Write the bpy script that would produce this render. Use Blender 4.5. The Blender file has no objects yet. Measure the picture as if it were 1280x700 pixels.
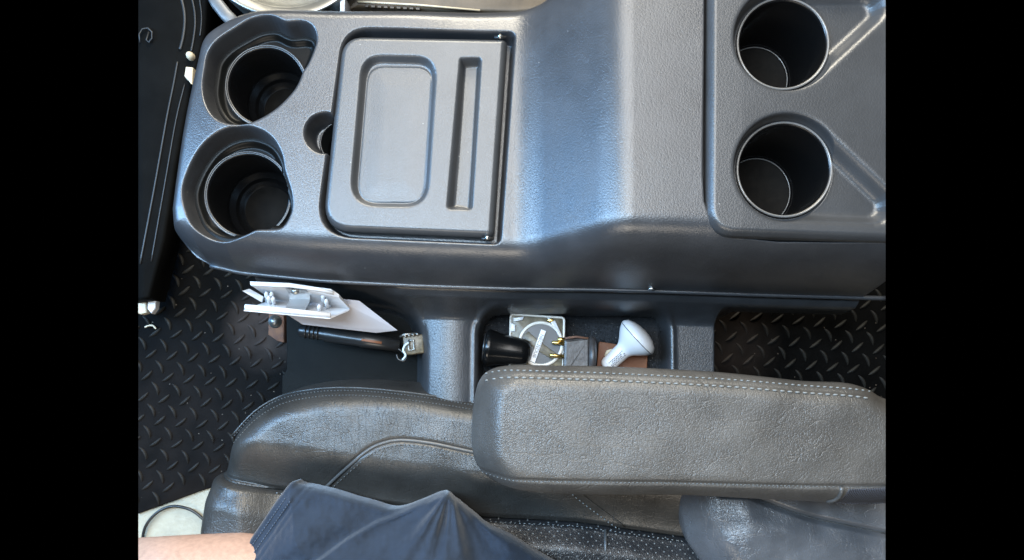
import bpy, bmesh, math, random
import numpy as np
from mathutils import Vector, Matrix
random.seed(7); np.random.seed(7)
C = bpy.context.scene
COL = C.collection
# ------------------------------------------------------------------ camera, world, lamps, exposure
U = 0.00064                     # one plan unit in metres (0.64 mm); plan origin (640,487), deck of the console is z = 0
H = 1000.0                      # camera height above the deck in plan units
cam_d = bpy.data.cameras.new('camera'); cam = bpy.data.objects.new('camera', cam_d); COL.objects.link(cam)
cam.location = (0, 0, H*U); cam.rotation_euler = (0, 0, 0)
cam_d.sensor_width = 36; cam_d.lens = 36*1000/1280; cam_d.shift_y = 137/1280
cam_d.clip_start = 0.01; cam_d.clip_end = 50
C.camera = cam
w = bpy.data.worlds.new('World'); C.world = w; w.use_nodes = True
w.node_tree.nodes['Background'].inputs[0].default_value = (0, 0, 0, 1)
w.node_tree.nodes['Background'].inputs[1].default_value = 0
def lamp(name, loc, target, sx, sy, power, col):
    d = bpy.data.lights.new(name, 'AREA'); d.shape = 'RECTANGLE'; d.size = sx; d.size_y = sy
    d.energy = power; d.color = col
    o = bpy.data.objects.new(name, d); COL.objects.link(o); o.location = loc
    o.rotation_euler = (Vector(target)-Vector(loc)).to_track_quat('-Z', 'Y').to_euler()
    return o
lamp('windshield_light', (-0.69, 0.18, 0.95), (-0.05, 0.1, 0), 0.22, 1.7, 33, (0.50, 0.75, 1.0))
lamp('low_windshield_light', (-0.86, 0.27, 0.46), (-0.25, 0.15, 0), 0.24, 1.1, 10, (0.14, 0.46, 1.0))
lamp('passenger_window_light', (-0.02, 1.05, 0.55), (0, 0.1, -0.05), 0.6, 0.4, 20, (1.0, 0.92, 0.76))
lamp('driver_window_light', (-0.1, -1.0, 0.75), (0, 0.1, -0.1), 0.9, 0.3, 8, (1.0, 0.90, 0.76))
lamp('headliner_fill', (-0.06, 0.50, 1.15), (-0.03, 0.15, 0), 0.74, 1.0, 19, (1.0, 0.98, 0.95))  # area lamp added for soft bounce off the unseen headliner
C.view_settings.view_transform = 'Standard'; C.view_settings.look = 'None'
C.view_settings.exposure = 0.0; C.view_settings.gamma = 1.0; C.view_settings.use_curve_mapping = False

# ------------------------------------------------------------------ helpers: plan coordinates
def f_(z): return 1 - z/H
def pl(px, py, z):              # point of the plan under a photo pixel, for a thing z units high
    return (640+(px-640)*f_(z), 487+(py-487)*f_(z))
def plp(pts, z): return [pl(x, y, z) for x, y in pts]
def W(p, q, z): return Vector(((p-640)*U, (487-q)*U, z*U))
def Wp(px, py, z): return W(*pl(px, py, z), z)
def smooth(t): t = np.clip(t, 0, 1); return t*t*(3-2*t)
def sdpoly(p, q, pts):          # signed distance, negative inside
    pts = np.asarray(pts, float); n = len(pts)
    d = np.full(np.shape(p), 1e18); s = np.ones(np.shape(p))
    for i in range(n):
        a = pts[i]; b = pts[i-1]
        ex, ey = b-a; wx = p-a[0]; wy = q-a[1]
        t = np.clip((wx*ex+wy*ey)/max(ex*ex+ey*ey, 1e-9), 0, 1)
        d = np.minimum(d, (wx-ex*t)**2+(wy-ey*t)**2)
        c1 = q >= a[1]; c2 = q < b[1]; c3 = ex*wy > ey*wx
        s = np.where((c1 & c2 & c3) | (~c1 & ~c2 & ~c3), -s, s)
    return s*np.sqrt(d)
def catmull(pts, n=6, closed=True):
    out = []; m = len(pts); P = [np.array(x, float) for x in pts]
    rng = range(m) if closed else range(m-1)
    for i in rng:
        if closed: p0, p1, p2, p3 = P[i-1], P[i], P[(i+1) % m], P[(i+2) % m]
        else: p0, p1, p2, p3 = P[max(i-1, 0)], P[i], P[i+1], P[min(i+2, m-1)]
        for k in range(n):
            t = k/n
            out.append(0.5*((2*p1)+(-p0+p2)*t+(2*p0-5*p1+4*p2-p3)*t*t+(-p0+3*p1-3*p2+p3)*t**3))
    if not closed: out.append(P[-1])
    return [tuple(x) for x in out]
def rounded(pts, radii, n=8):   # polygon with rounded corners
    out = []; m = len(pts)
    for i in range(m):
        a = np.array(pts[i-1], float); b = np.array(pts[i], float); c = np.array(pts[(i+1) % m], float)
        r = radii[i] if hasattr(radii, '__len__') else radii
        d1 = (a-b)/np.linalg.norm(a-b); d2 = (c-b)/np.linalg.norm(c-b)
        ang = math.acos(np.clip(np.dot(d1, d2), -1, 1)); L = min(r/math.tan(ang/2), .48*np.linalg.norm(a-b), .48*np.linalg.norm(c-b))
        s, e = b+d1*L, b+d2*L
        for k in range(n+1):
            t = k/n; out.append(tuple((1-t)**2*s+2*t*(1-t)*b+t*t*e))
    return out
def noise2(p, q, scale, seed=0):
    rs = np.random.RandomState(seed); v = np.zeros(np.shape(p))
    for k in range(7):
        a = rs.rand()*6.28; fr = (0.6+rs.rand()*1.2)/scale
        v = v+np.sin(6.28*fr*(p*math.cos(a)+q*math.sin(a))+rs.rand()*6.28+1.3*np.sin(3.1*fr*(q*math.cos(a)-p*math.sin(a))+k))
    return v/7

# ------------------------------------------------------------------ helpers: objects
def thing(name, label, cat, loc, group=None, kind=None):
    o = bpy.data.objects.new(name, None); COL.objects.link(o); o.location = loc; o.empty_display_size = .02
    tag(o, label, cat, group, kind); return o
def tag(o, label=None, cat=None, group=None, kind=None):
    if label: o['label'] = label
    if cat: o['category'] = cat
    if group: o['group'] = group
    if kind: o['kind'] = kind
    return o
def rootloc(par):
    v = Vector((0, 0, 0))
    while par: v += par.location; par = par.parent
    return v
EDGE = 467.0*U
def limit(bm):                  # the place is modelled only between two section planes (what the photograph shows of the cab)
    for s in (-1, 1):
        co = Vector((0, 0, H*U)); no = Vector((s*1.0, 0, EDGE/(H*U))).normalized()
        if any((v.co-co).dot(no) > 0 for v in bm.verts):
            r = bmesh.ops.bisect_plane(bm, geom=bm.verts[:]+bm.edges[:]+bm.faces[:], plane_co=co, plane_no=no, clear_outer=True, dist=1e-7)
            cut = [e for e in r['geom_cut'] if isinstance(e, bmesh.types.BMEdge)]
            if cut and len(bm.faces) < 40000:
                try: bmesh.ops.holes_fill(bm, edges=cut, sides=400)
                except Exception: pass
def mk(name, verts, faces, mat, parent=None, smooth_=True, loc=None, clip=True):
    """verts in metres, world coordinates"""
    off = rootloc(parent) if parent else Vector((0, 0, 0))
    if loc is not None: off = off+Vector(loc)
    me = bpy.data.meshes.new(name)
    V = np.asarray(verts, float)
    me.from_pydata([] if len(V) == 0 else V.tolist(), [], faces)
    zz = V[:, 2]; lim = EDGE*(1-zz/(H*U))
    if clip and np.any(np.abs(V[:, 0]) > lim):
        bm = bmesh.new(); bm.from_mesh(me); limit(bm); bm.to_mesh(me); bm.free()
    me.transform(Matrix.Translation(-off))
    if smooth_: me.polygons.foreach_set('use_smooth', [True]*len(me.polygons))
    me.materials.append(mat); me.update()
    o = bpy.data.objects.new(name, me); COL.objects.link(o)
    if parent: o.parent = parent
    if loc is not None: o.location = loc
    return o
class MB:
    def __init__(s): s.v = []; s.f = []
    def add(s, v, f):
        n = len(s.v); s.v += [tuple(x) for x in v]; s.f += [tuple(i+n for i in x) for x in f]; return s
    def build(s, name, mat, parent=None, sm=True): return mk(name, s.v, s.f, mat, parent, sm)
def tube(path, r, seg=8, caps=True, flat=1.0):
    P = [Vector(x) for x in path]; n = len(P); v = []; f = []
    R = r if hasattr(r, '__len__') else [r]*n
    up = Vector((0, 0, 1))
    for i in range(n):
        t = (P[min(i+1, n-1)]-P[max(i-1, 0)]).normalized()
        a = t.cross(up)
        if a.length < 1e-3: a = t.cross(Vector((0, 1, 0)))
        a.normalize(); b = a.cross(t).normalized()
        for k in range(seg):
            an = 2*math.pi*k/seg
            v.append(P[i]+a*math.cos(an)*R[i]+b*math.sin(an)*R[i]*flat)
    for i in range(n-1):
        for k in range(seg):
            k2 = (k+1) % seg
            f.append((i*seg+k, i*seg+k2, (i+1)*seg+k2, (i+1)*seg+k))
    if caps: f.append(tuple(range(seg))[::-1]); f.append(tuple((n-1)*seg+k for k in range(seg)))
    return v, f
def lathe(c, prof, seg=64, axis=(0, 0, 1), caps=False):
    """prof: list of (radius, height along axis), metres, about point c"""
    ax = Vector(axis).normalized(); a = ax.orthogonal().normalized(); b = ax.cross(a); c = Vector(c); v = []; f = []
    for r, h in prof:
        for k in range(seg):
            t = 2*math.pi*k/seg; v.append(c+ax*h+a*math.cos(t)*r+b*math.sin(t)*r)
    for i in range(len(prof)-1):
        for k in range(seg):
            k2 = (k+1) % seg; f.append((i*seg+k, i*seg+k2, (i+1)*seg+k2, (i+1)*seg+k))
    if caps: f.append(tuple(range(seg))[::-1]); f.append(tuple((len(prof)-1)*seg+k for k in range(seg)))
    return v, f
def prism(pts, z0, z1, bev=0.0):     # pts plan coords, closed slab with softened top edge
    n = len(pts); P = np.array(pts, float); A = 0.5*sum(P[i-1][0]*P[i][1]-P[i][0]*P[i-1][1] for i in range(n))
    if A > 0: P = P[::-1]
    rings = [(0, z0), (0, z1-bev)]
    if bev: rings += [(bev*.3, z1-bev*.3), (bev, z1)]
    v = []; f = []
    for ins, z in rings:
        for i in range(n):
            t = P[(i+1) % n]-P[i-1]; t = t/max(np.linalg.norm(t), 1e-9); nrm = np.array([t[1], -t[0]])
            v.append(W(*(P[i]-nrm*-ins), z) if False else W(P[i][0]+nrm[0]*-ins*-1, P[i][1]+nrm[1]*-ins*-1, z))
    for r in range(len(rings)-1):
        for i in range(n):
            j = (i+1) % n; f.append((r*n+i, r*n+j, (r+1)*n+j, (r+1)*n+i))
    f.append(tuple(range(n))[::-1]); f.append(tuple((len(rings)-1)*n+i for i in range(n)))
    return v, f
def field(name, box, step, zf, mat, parent=None, df=None, skirt=None, hole=None):
    """moulded sheet z = zf(p,q) over the region df(p,q) > 0, its rim snapped to df = 0; skirt: [(outset, dz)] rings down from the rim"""
    p0, p1, q0, q1 = box; n = int((p1-p0)/step)+1; m = int((q1-q0)/step)+1
    p, q = np.meshgrid(np.linspace(p0, p1, n), np.linspace(q0, q1, m))
    ok = np.ones(p.shape, bool)
    if df is not None: D = df(p, q); ok = D > -0.7*step
    fm = ok[:-1, :-1] & ok[:-1, 1:] & ok[1:, :-1] & ok[1:, 1:]
    if hole is not None:
        hd = hole(p, q); hm = hd > 0
        fm &= ~(hm[:-1, :-1] | hm[:-1, 1:] | hm[1:, :-1] | hm[1:, 1:])
    cnt = np.zeros(p.shape, int)
    for a in (slice(0, -1), slice(1, None)):
        for b in (slice(0, -1), slice(1, None)): cnt[a, b] += fm
    bd = (cnt > 0) & (cnt < 4)
    if df is not None:
        e = .3
        near = bd & (np.abs(D) < 2.2*step)
        for it in range(2):
            pp, qq = p[near], q[near]; dd = df(pp, qq)
            gx = (df(pp+e, qq)-df(pp-e, qq))/(2*e); gy = (df(pp, qq+e)-df(pp, qq-e))/(2*e); g2 = np.maximum(gx*gx+gy*gy, .05)
            p[near] = pp-np.clip(dd*gx/g2, -2*step, 2*step); q[near] = qq-np.clip(dd*gy/g2, -2*step, 2*step)
    z = zf(p, q)
    used = cnt > 0; idx = -np.ones(p.shape, int); idx[used] = np.arange(used.sum())
    V = np.stack([(p[used]-640)*U, (487-q[used])*U, z[used]*U], 1)
    I, J = np.nonzero(fm)
    F = np.stack([idx[I, J], idx[I+1, J], idx[I+1, J+1], idx[I, J+1]], 1)
    faces = F.tolist()
    if skirt:
        E = np.concatenate([F[:, [0, 1]], F[:, [1, 2]], F[:, [2, 3]], F[:, [3, 0]]])
        key = np.sort(E, 1); kk = key[:, 0].astype(np.int64)*10**7+key[:, 1]
        un, inv, c = np.unique(kk, return_inverse=True, return_counts=True); B = E[c[inv] == 1]
        bv = np.unique(B); pos = {int(x): i for i, x in enumerate(bv)}
        bp = V[bv, 0]/U+640; bq = 487-V[bv, 1]/U; bz = V[bv, 2]/U
        if df is not None:
            e = .5; gx = df(bp+e, bq)-df(bp-e, bq); gy = df(bp, bq+e)-df(bp, bq-e); L = np.maximum(np.hypot(gx, gy), 1e-6); gx /= L; gy /= L
        else: gx = gy = np.zeros(bp.shape)
        base = len(V); prev = {int(x): int(x) for x in bv}; allV = [V]
        for k, (o_, dz) in enumerate(skirt):
            allV.append(np.stack([(bp-gx*o_-640)*U, (487-(bq-gy*o_))*U, (bz+dz)*U], 1))
            cur = {int(x): base+pos[int(x)] for x in bv}; base += len(bv)
            for a, b in B.tolist(): faces.append([a if k == 0 else prev[a], cur[a], cur[b], b if k == 0 else prev[b]])
            prev = cur
        V = np.concatenate(allV)
    return mk(name, V, faces, mat, parent)
def onsurf(zf, px, py, z0=0.0, lift=0.0):
    z = z0
    for _ in range(12):
        p, q = pl(px, py, z); z = .5*z+.5*float(zf(np.array([p]), np.array([q]))[0])
    return Wp(px, py, z+lift)
def resample(pts, d):
    P = [np.array(x, float) for x in pts]; out = [P[0]]; acc = 0
    for a, b in zip(P[:-1], P[1:]):
        L = np.linalg.norm(b-a); s = d-acc
        while s <= L: out.append(a+(b-a)*s/L); s += d
        acc = (acc+L) % d
    return [tuple(x) for x in out]

# ------------------------------------------------------------------ materials
def mat(name, col, rough=.5, metal=0, spec=.5, bumps=(), var=0, varscale=30, coat=0, col2=None, sheen=0, trans=0, roughvar=0):
    m = bpy.data.materials.new(name); m.use_nodes = True; nt = m.node_tree; N = nt.nodes; L = nt.links; b = N['Principled BSDF']
    b.inputs['Base Color'].default_value = (*col, 1); b.inputs['Roughness'].default_value = rough; b.inputs['Metallic'].default_value = metal
    b.inputs['Specular IOR Level'].default_value = spec; b.inputs['Coat Weight'].default_value = coat; b.inputs['Transmission Weight'].default_value = trans
    if sheen: b.inputs['Sheen Weight'].default_value = sheen; b.inputs['Sheen Roughness'].default_value = .4
    g = N.new('ShaderNodeNewGeometry')
    if var or col2:
        n = N.new('ShaderNodeTexNoise'); n.inputs['Scale'].default_value = varscale; n.inputs['Detail'].default_value = 6; n.inputs['Roughness'].default_value = .65
        L.new(g.outputs['Position'], n.inputs['Vector'])
        r = N.new('ShaderNodeValToRGB'); r.color_ramp.elements[0].position = .33; r.color_ramp.elements[1].position = .67
        c2 = col2 or tuple(x*(1+var) for x in col)
        c1 = col if col2 else tuple(x*(1-var) for x in col)
        r.color_ramp.elements[0].color = (*c1, 1); r.color_ramp.elements[1].color = (*c2, 1)
        L.new(n.outputs['Fac'], r.inputs['Fac']); L.new(r.outputs['Color'], b.inputs['Base Color'])
        if roughvar:
            mr = N.new('ShaderNodeMapRange'); mr.inputs['From Min'].default_value = .3; mr.inputs['From Max'].default_value = .7
            mr.inputs['To Min'].default_value = rough-roughvar; mr.inputs['To Max'].default_value = rough+roughvar
            L.new(n.outputs['Fac'], mr.inputs['Value']); L.new(mr.outputs['Result'], b.inputs['Roughness'])
    prev = None
    for bp in bumps:
        kind, scale, strength, dist = bp[:4]; stretch = bp[4] if len(bp) > 4 else (1, 1, 1); rot = bp[5] if len(bp) > 5 else 0
        mp = N.new('ShaderNodeMapping'); mp.inputs['Scale'].default_value = stretch; mp.inputs['Rotation'].default_value = (0, 0, rot); L.new(g.outputs['Position'], mp.inputs['Vector'])
        if kind == 'noise':
            t = N.new('ShaderNodeTexNoise'); t.inputs['Scale'].default_value = scale; t.inputs['Detail'].default_value = 4; L.new(mp.outputs[0], t.inputs['Vector']); out = t.outputs['Fac']
        elif kind == 'wave':
            t = N.new('ShaderNodeTexWave'); t.inputs['Scale'].default_value = scale; L.new(mp.outputs[0], t.inputs['Vector']); out = t.outputs['Fac']
        else:                       # creased leather cells, edges as fine grooves
            dn = N.new('ShaderNodeTexNoise'); dn.inputs['Scale'].default_value = scale*.6; dn.inputs['Detail'].default_value = 3; L.new(mp.outputs[0], dn.inputs['Vector'])
            mx = N.new('ShaderNodeVectorMath'); mx.operation = 'MULTIPLY_ADD'; mx.inputs[1].default_value = (1.6/scale,)*3; L.new(dn.outputs['Color'], mx.inputs[0]); L.new(mp.outputs[0], mx.inputs[2])
            t = N.new('ShaderNodeTexVoronoi'); t.feature = 'DISTANCE_TO_EDGE'; t.inputs['Scale'].default_value = scale; L.new(mx.outputs[0], t.inputs['Vector'])
            mr = N.new('ShaderNodeMapRange'); mr.interpolation_type = 'SMOOTHSTEP'; mr.inputs['From Max'].default_value = .22 if kind == 'cells' else .035; L.new(t.outputs['Distance'], mr.inputs['Value']); out = mr.outputs['Result']
            if kind == 'creases':   # only here and there
                pn = N.new('ShaderNodeTexNoise'); pn.inputs['Scale'].default_value = scale*.25; L.new(g.outputs['Position'], pn.inputs['Vector'])
                pr = N.new('ShaderNodeMapRange'); pr.inputs['From Min'].default_value = .42; pr.inputs['From Max'].default_value = .62; L.new(pn.outputs['Fac'], pr.inputs['Value'])
                mm = N.new('ShaderNodeMath'); mm.operation = 'MULTIPLY_ADD'
                inv = N.new('ShaderNodeMath'); inv.operation = 'SUBTRACT'; inv.inputs[1].default_value = 1; L.new(out, inv.inputs[0])
                L.new(inv.outputs[0], mm.inputs[0]); L.new(pr.outputs['Result'], mm.inputs[1]); mm.inputs[2].default_value = 1; out = mm.outputs[0]
        bn = N.new('ShaderNodeBump'); bn.inputs['Strength'].default_value = strength; bn.inputs['Distance'].default_value = dist
        L.new(out, bn.inputs['Height'])
        if prev: L.new(prev.outputs['Normal'], bn.inputs['Normal'])
        prev = bn
    if prev: L.new(prev.outputs['Normal'], b.inputs['Normal'])
    return m
M = {}
M['vinyl'] = mat('black_vinyl', (.034, .035, .038), .33, spec=.8, bumps=[('cells', 470, .12, .0005), ('noise', 1300, .05, .0003), ('creases', 190, .16, .0006, (1.6, .6, 1), .9)], var=.15, varscale=25, roughvar=.04)
M['lidvinyl'] = mat('grained_vinyl', (.044, .046, .049), .36, spec=.75, bumps=[('cells', 560, .12, .0005), ('noise', 1500, .05, .0003)], var=.12, varscale=30)
M['panelvinyl'] = mat('panel_vinyl', (.034, .035, .037), .35, spec=.7, bumps=[('cells', 480, .12, .0005), ('noise', 1300, .05, .0003)], var=.12, varscale=30)
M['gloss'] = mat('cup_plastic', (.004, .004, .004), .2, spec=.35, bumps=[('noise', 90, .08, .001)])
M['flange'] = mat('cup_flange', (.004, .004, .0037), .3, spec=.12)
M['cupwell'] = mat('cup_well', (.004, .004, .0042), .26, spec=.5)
M['brightrim'] = mat('pale_rim_plastic', (.14, .135, .13), .2, spec=.8)  # lighter plastic for the right rims and the painted glint on their floors
M['rim'] = mat('cup_rim_plastic', (.05, .05, .05), .18, spec=.7)
M['cupfloor'] = mat('cup_floor', (.005, .004, .003), .6, spec=.08, var=.4, varscale=150)
M['sidevinyl'] = mat('side_vinyl', (.03, .031, .033), .33, spec=.6, bumps=[('cells', 450, .18, .0004)], var=.2, varscale=40)
M['felt'] = mat('felt', (.02, .021, .023), .95, spec=.15, bumps=[('noise', 900, .9, .001)], var=.6, varscale=700)
M['blackplastic'] = mat('black_plastic', (.013, .013, .013), .3, bumps=[('noise', 300, .1, .0005)])
M['darkmetal'] = mat('dark_panel', (.0028, .0028, .0026), .8, spec=.06, bumps=[('noise', 80, .2, .001)], var=.3)
M['trim'] = mat('panel_trim', (.009, .0095, .01), .5)
M['grey'] = mat('grey_metal', (.09, .095, .1), .4)
M['chrome'] = mat('bright_metal', (.6, .6, .58), .25, metal=1)
M['silver'] = mat('dull_silver', (.32, .315, .29), .35, metal=.9, bumps=[('noise', 200, .1, .0006)], var=.15)
M['spring'] = mat('spring_steel', (.42, .41, .4), .42, metal=.7)
M['brass'] = mat('brass', (.65, .45, .15), .3, metal=1)
M['rubber'] = mat('rubber_mat', (.003, .003, .003), .8, spec=.06, bumps=[('noise', 500, .4, .0006)], var=.4, varscale=18, roughvar=.12)
M['tread'] = mat('rubber_tread', (.011, .0105, .009), .55, spec=.14, bumps=[('noise', 700, .2, .0004)], var=.3)
M['pocket'] = mat('pocket_plastic', (.007, .007, .0062), .7, spec=.1, bumps=[('noise', 500, .4, .0005)], var=.2)
M['dirt'] = mat('dirty_rubber', (.05, .032, .022), .8, var=.5, varscale=60)
M['beige'] = mat('beige_floor', (.36, .33, .25), .7, bumps=[('noise', 200, .4, .002)], var=.14, varscale=40)
LB = [('cells', 520, .18, .0005), ('creases', 130, .3, .0007, (1.7, .5, 1), .5), ('creases', 75, .3, .0009, (2.3, .45, 1), -.6), ('creases', 50, .25, .0009, (.7, 2.0, 1), .3)]
M['leather'] = mat('seat_leather', (.036, .033, .029), .38, spec=.6, bumps=LB, var=.25, varscale=22, roughvar=.05)
M['leather2'] = mat('worn_leather', (.064, .059, .053), .38, spec=.6, bumps=[('cells', 500, .3, .0005), ('creases', 120, .3, .0007, (1.5, .6, 1), .8), ('creases', 55, .3, .0009, (.7, 1.7, 1), .3)], var=.25, varscale=18, roughvar=.08)
M['leather3'] = mat('backrest_leather', (.085, .088, .095), .32, spec=.7, bumps=LB, var=.25, varscale=22, roughvar=.06)
M['piping'] = mat('leather_piping', (.07, .068, .065), .35, bumps=[('noise', 400, .2, .0005)])
M['thread'] = mat('grey_thread', (.17, .175, .17), .7)
M['darkthread'] = mat('dark_thread', (.075, .075, .072), .7)
M['web'] = mat('strap_webbing', (.05, .05, .058), .7, bumps=[('wave', 240, .9, .001, (1, .35, 1))])
M['navy'] = mat('navy_cloth', (.018, .0255, .039), .85, spec=.2, bumps=[('noise', 1100, .6, .0005), ('noise', 110, .3, .002)], var=.15, varscale=60, sheen=.25)
M['navythread'] = mat('navy_thread', (.06, .075, .1), .8)
M['skin'] = mat('skin', (.40, .235, .16), .5, bumps=[('noise', 500, .25, .0005)], var=.13, varscale=220)
M['white'] = mat('white_plastic', (.62, .6, .59), .35)
M['card'] = mat('white_card', (.5, .49, .52), .6)
M['cream'] = mat('cream_plastic', (.5, .43, .31), .5)
M['rust'] = mat('rusty_steel', (.2, .09, .045), .85, bumps=[('noise', 200, .5, .001)], col2=(.1, .05, .035), varscale=120)
M['disc'] = mat('dark_disc', (.045, .047, .05), .4)
M['brown'] = mat('brown_leather_card', (.17, .065, .028), .6, bumps=[('noise', 300, .2, .0006)], var=.2)
M['print'] = mat('dark_print', (.08, .08, .09), .6)
M['clear'] = mat('clear_plastic', (.8, .78, .72), .12, trans=.85)
M['smoke'] = mat('smoked_plastic', (.05, .043, .04), .4, trans=.1, bumps=[('noise', 250, .3, .001)], var=.4, varscale=200)
M['tanpart'] = mat('tan_insert', (.05, .038, .02), .4, col2=(.18, .15, .1), varscale=160)
M['pale'] = mat('pale_tube', (.6, .55, .48), .4)
M['wire'] = mat('pale_wire', (.5, .62, .68), .45)
M['boxbrown'] = mat('brown_box', (.09, .065, .04), .6, var=.3)
def perforated():
    m = mat('perforated_leather', (.012, .012, .012), .33, bumps=[('cells', 420, .2, .0005)])
    nt = m.node_tree; N = nt.nodes; L = nt.links; b = N['Principled BSDF']
    g = N.new('ShaderNodeNewGeometry'); mp = N.new('ShaderNodeMapping'); mp.inputs['Rotation'].default_value = (0, 0, math.radians(40)); mp.inputs['Scale'].default_value = (185, 185, 0)
    L.new(g.outputs['Position'], mp.inputs['Vector'])
    fr = N.new('ShaderNodeVectorMath'); fr.operation = 'FRACTION'; L.new(mp.outputs[0], fr.inputs[0])
    ds = N.new('ShaderNodeVectorMath'); ds.operation = 'DISTANCE'; ds.inputs[1].default_value = (.5, .5, 0); L.new(fr.outputs[0], ds.inputs[0])
    lt = N.new('ShaderNodeMapRange'); lt.inputs['From Min'].default_value = .07; lt.inputs['From Max'].default_value = .14; L.new(ds.outputs['Value'], lt.inputs['Value'])
    mx = N.new('ShaderNodeMix'); mx.data_type = 'RGBA'; L.new(lt.outputs['Result'], mx.inputs['Factor'])
    mx.inputs['A'].default_value = (.22, .22, .21, 1); mx.inputs['B'].default_value = (.016, .016, .017, 1); L.new(mx.outputs['Result'], b.inputs['Base Color'])
    return m
M['perf'] = perforated()
def specks(m, scale, gate, size, col):      # stray dust and lint
    nt = m.node_tree; N = nt.nodes; L = nt.links; b = N['Principled BSDF']; src = b.inputs['Base Color'].links[0].from_socket
    g = N.new('ShaderNodeNewGeometry'); v = N.new('ShaderNodeTexVoronoi'); v.inputs['Scale'].default_value = scale; L.new(g.outputs['Position'], v.inputs['Vector'])
    lt = N.new('ShaderNodeMath'); lt.operation = 'LESS_THAN'; lt.inputs[1].default_value = size; L.new(v.outputs['Distance'], lt.inputs[0])
    sp = N.new('ShaderNodeSeparateColor'); L.new(v.outputs['Color'], sp.inputs[0]); gt = N.new('ShaderNodeMath'); gt.operation = 'GREATER_THAN'; gt.inputs[1].default_value = gate; L.new(sp.outputs[0], gt.inputs[0])
    mm = N.new('ShaderNodeMath'); mm.operation = 'MULTIPLY'; L.new(lt.outputs[0], mm.inputs[0]); L.new(gt.outputs[0], mm.inputs[1])
    mx = N.new('ShaderNodeMix'); mx.data_type = 'RGBA'; L.new(mm.outputs[0], mx.inputs['Factor']); L.new(src, mx.inputs['A']); mx.inputs['B'].default_value = (*col, 1); L.new(mx.outputs['Result'], b.inputs['Base Color'])
for k in ('vinyl', 'lidvinyl', 'panelvinyl', 'sidevinyl'): specks(M[k], 140, .92, .06, (.22, .22, .21))
specks(M['felt'], 420, .6, .16, (.16, .15, .14)); specks(M['rubber'], 160, .8, .1, (.12, .1, .08))

# ------------------------------------------------------------------ floor
FZ = -350
mk('floor', [W(x, y, FZ-6) for x, y in plp([(100, -60), (1180, -60), (1180, 790), (100, 790)], FZ-6)], [(3, 2, 1, 0)], M['beige'], None, False)['kind'] = 'structure'
mat_root = thing('floor_mat', 'black rubber floor mat with raised diamond tread on the cab floor', 'floor mat', Wp(250, 480, FZ-5))
matpts = plp([(100, -60), (1180, -60), (1180, 560), (420, 552), (324, 588), (300, 598), (250, 614), (206, 630), (173, 642), (100, 670)], FZ)
mk('sheet', *prism(matpts, FZ-5, FZ, 1.5), M['rubber'], mat_root)
def tread_mesh(curve, L_=25, wd=3.2, ht=3.4):
    v = []; f = []; n = 7
    for i in range(n):
        t = -1+2*i/(n-1); wv = wd*math.sqrt(max(1-t*t*.96, 0.03)); x = t*L_/2; y = curve*(t*t-.4)
        for yy, zz in ((-wv, 0), (-wv*.5, ht), (wv*.5, ht), (wv, 0)): v.append(Vector((x*U, (y+yy)*U, (zz*math.sqrt(max(1-t*t*.9, 0)))*U)))
    for i in range(n-1):
        for k in range(3): f.append((i*4+k, (i+1)*4+k, (i+1)*4+k+1, i*4+k+1))
    return v, f
tm = []
for cv in (1.2, -3.2):
    v, f = tread_mesh(cv); me = bpy.data.meshes.new('tread'); me.from_pydata(v, [], f); me.materials.append(M['tread']); me.polygons.foreach_set('use_smooth', [True]*len(me.polygons)); tm.append((me, v, f))
mp_ = np.array(matpts)
def tread(px, py, kind):
    p, q = pl(px, py, FZ)
    if sdpoly(np.array([p]), np.array([q]), mp_)[0] > -12: return
    ang = math.radians(38 if kind == 0 else -62)+random.uniform(-.06, .06)
    me, v, f = tm[kind]; c = W(p, q, FZ+.1); lim = EDGE*(1-c.z/(H*U))
    if abs(c.x) > lim+12*U: return
    if abs(c.x) > lim-12*U:
        R = Matrix.Rotation(ang, 3, 'Z'); mk('tread', [c+R@x for x in v], f, M['tread'], mat_root); return
    o = bpy.data.objects.new('tread', me); COL.objects.link(o); o.parent = mat_root; o.location = c-mat_root.location; o.rotation_euler.z = ang
for i in range(-8, 50):
    for j in range(-25, 16):
        x = 205+26.3*i-5.1*j; y = 499+2.2*i+27*j
        for kind, (dx, dy) in enumerate(((0, 0), (-10, -14))):
            X, Y = x+dx, y+dy
            if (165 < X < 365 and 285 < Y < 660 and X < 365-max(0, (Y-470))*.6) or (880 < X < 1115 and 365 < Y < 500): tread(X, Y, kind)
def stain(m, spots, col):         # dried mud trodden into the rubber
    nt = m.node_tree; N = nt.nodes; L = nt.links; b = N['Principled BSDF']; src = b.inputs['Base Color'].links[0].from_socket
    g = N.new('ShaderNodeNewGeometry'); nz = N.new('ShaderNodeTexNoise'); nz.inputs['Scale'].default_value = 45; nz.inputs['Detail'].default_value = 5; L.new(g.outputs['Position'], nz.inputs['Vector'])
    for c, r, amt in spots:
        d = N.new('ShaderNodeVectorMath'); d.operation = 'DISTANCE'; d.inputs[1].default_value = c; L.new(g.outputs['Position'], d.inputs[0])
        mr = N.new('ShaderNodeMapRange'); mr.inputs['From Min'].default_value = r; mr.inputs['From Max'].default_value = r*.35; mr.inputs['To Max'].default_value = amt; L.new(d.outputs['Value'], mr.inputs['Value'])
        mm = N.new('ShaderNodeMath'); mm.operation = 'MULTIPLY'; L.new(mr.outputs['Result'], mm.inputs[0]); L.new(nz.outputs['Fac'], mm.inputs[1])
        mx = N.new('ShaderNodeMix'); mx.data_type = 'RGBA'; L.new(mm.outputs[0], mx.inputs['Factor']); L.new(src, mx.inputs['A']); mx.inputs['B'].default_value = (*col, 1); src = mx.outputs['Result']
    L.new(src, b.inputs['Base Color'])
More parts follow.
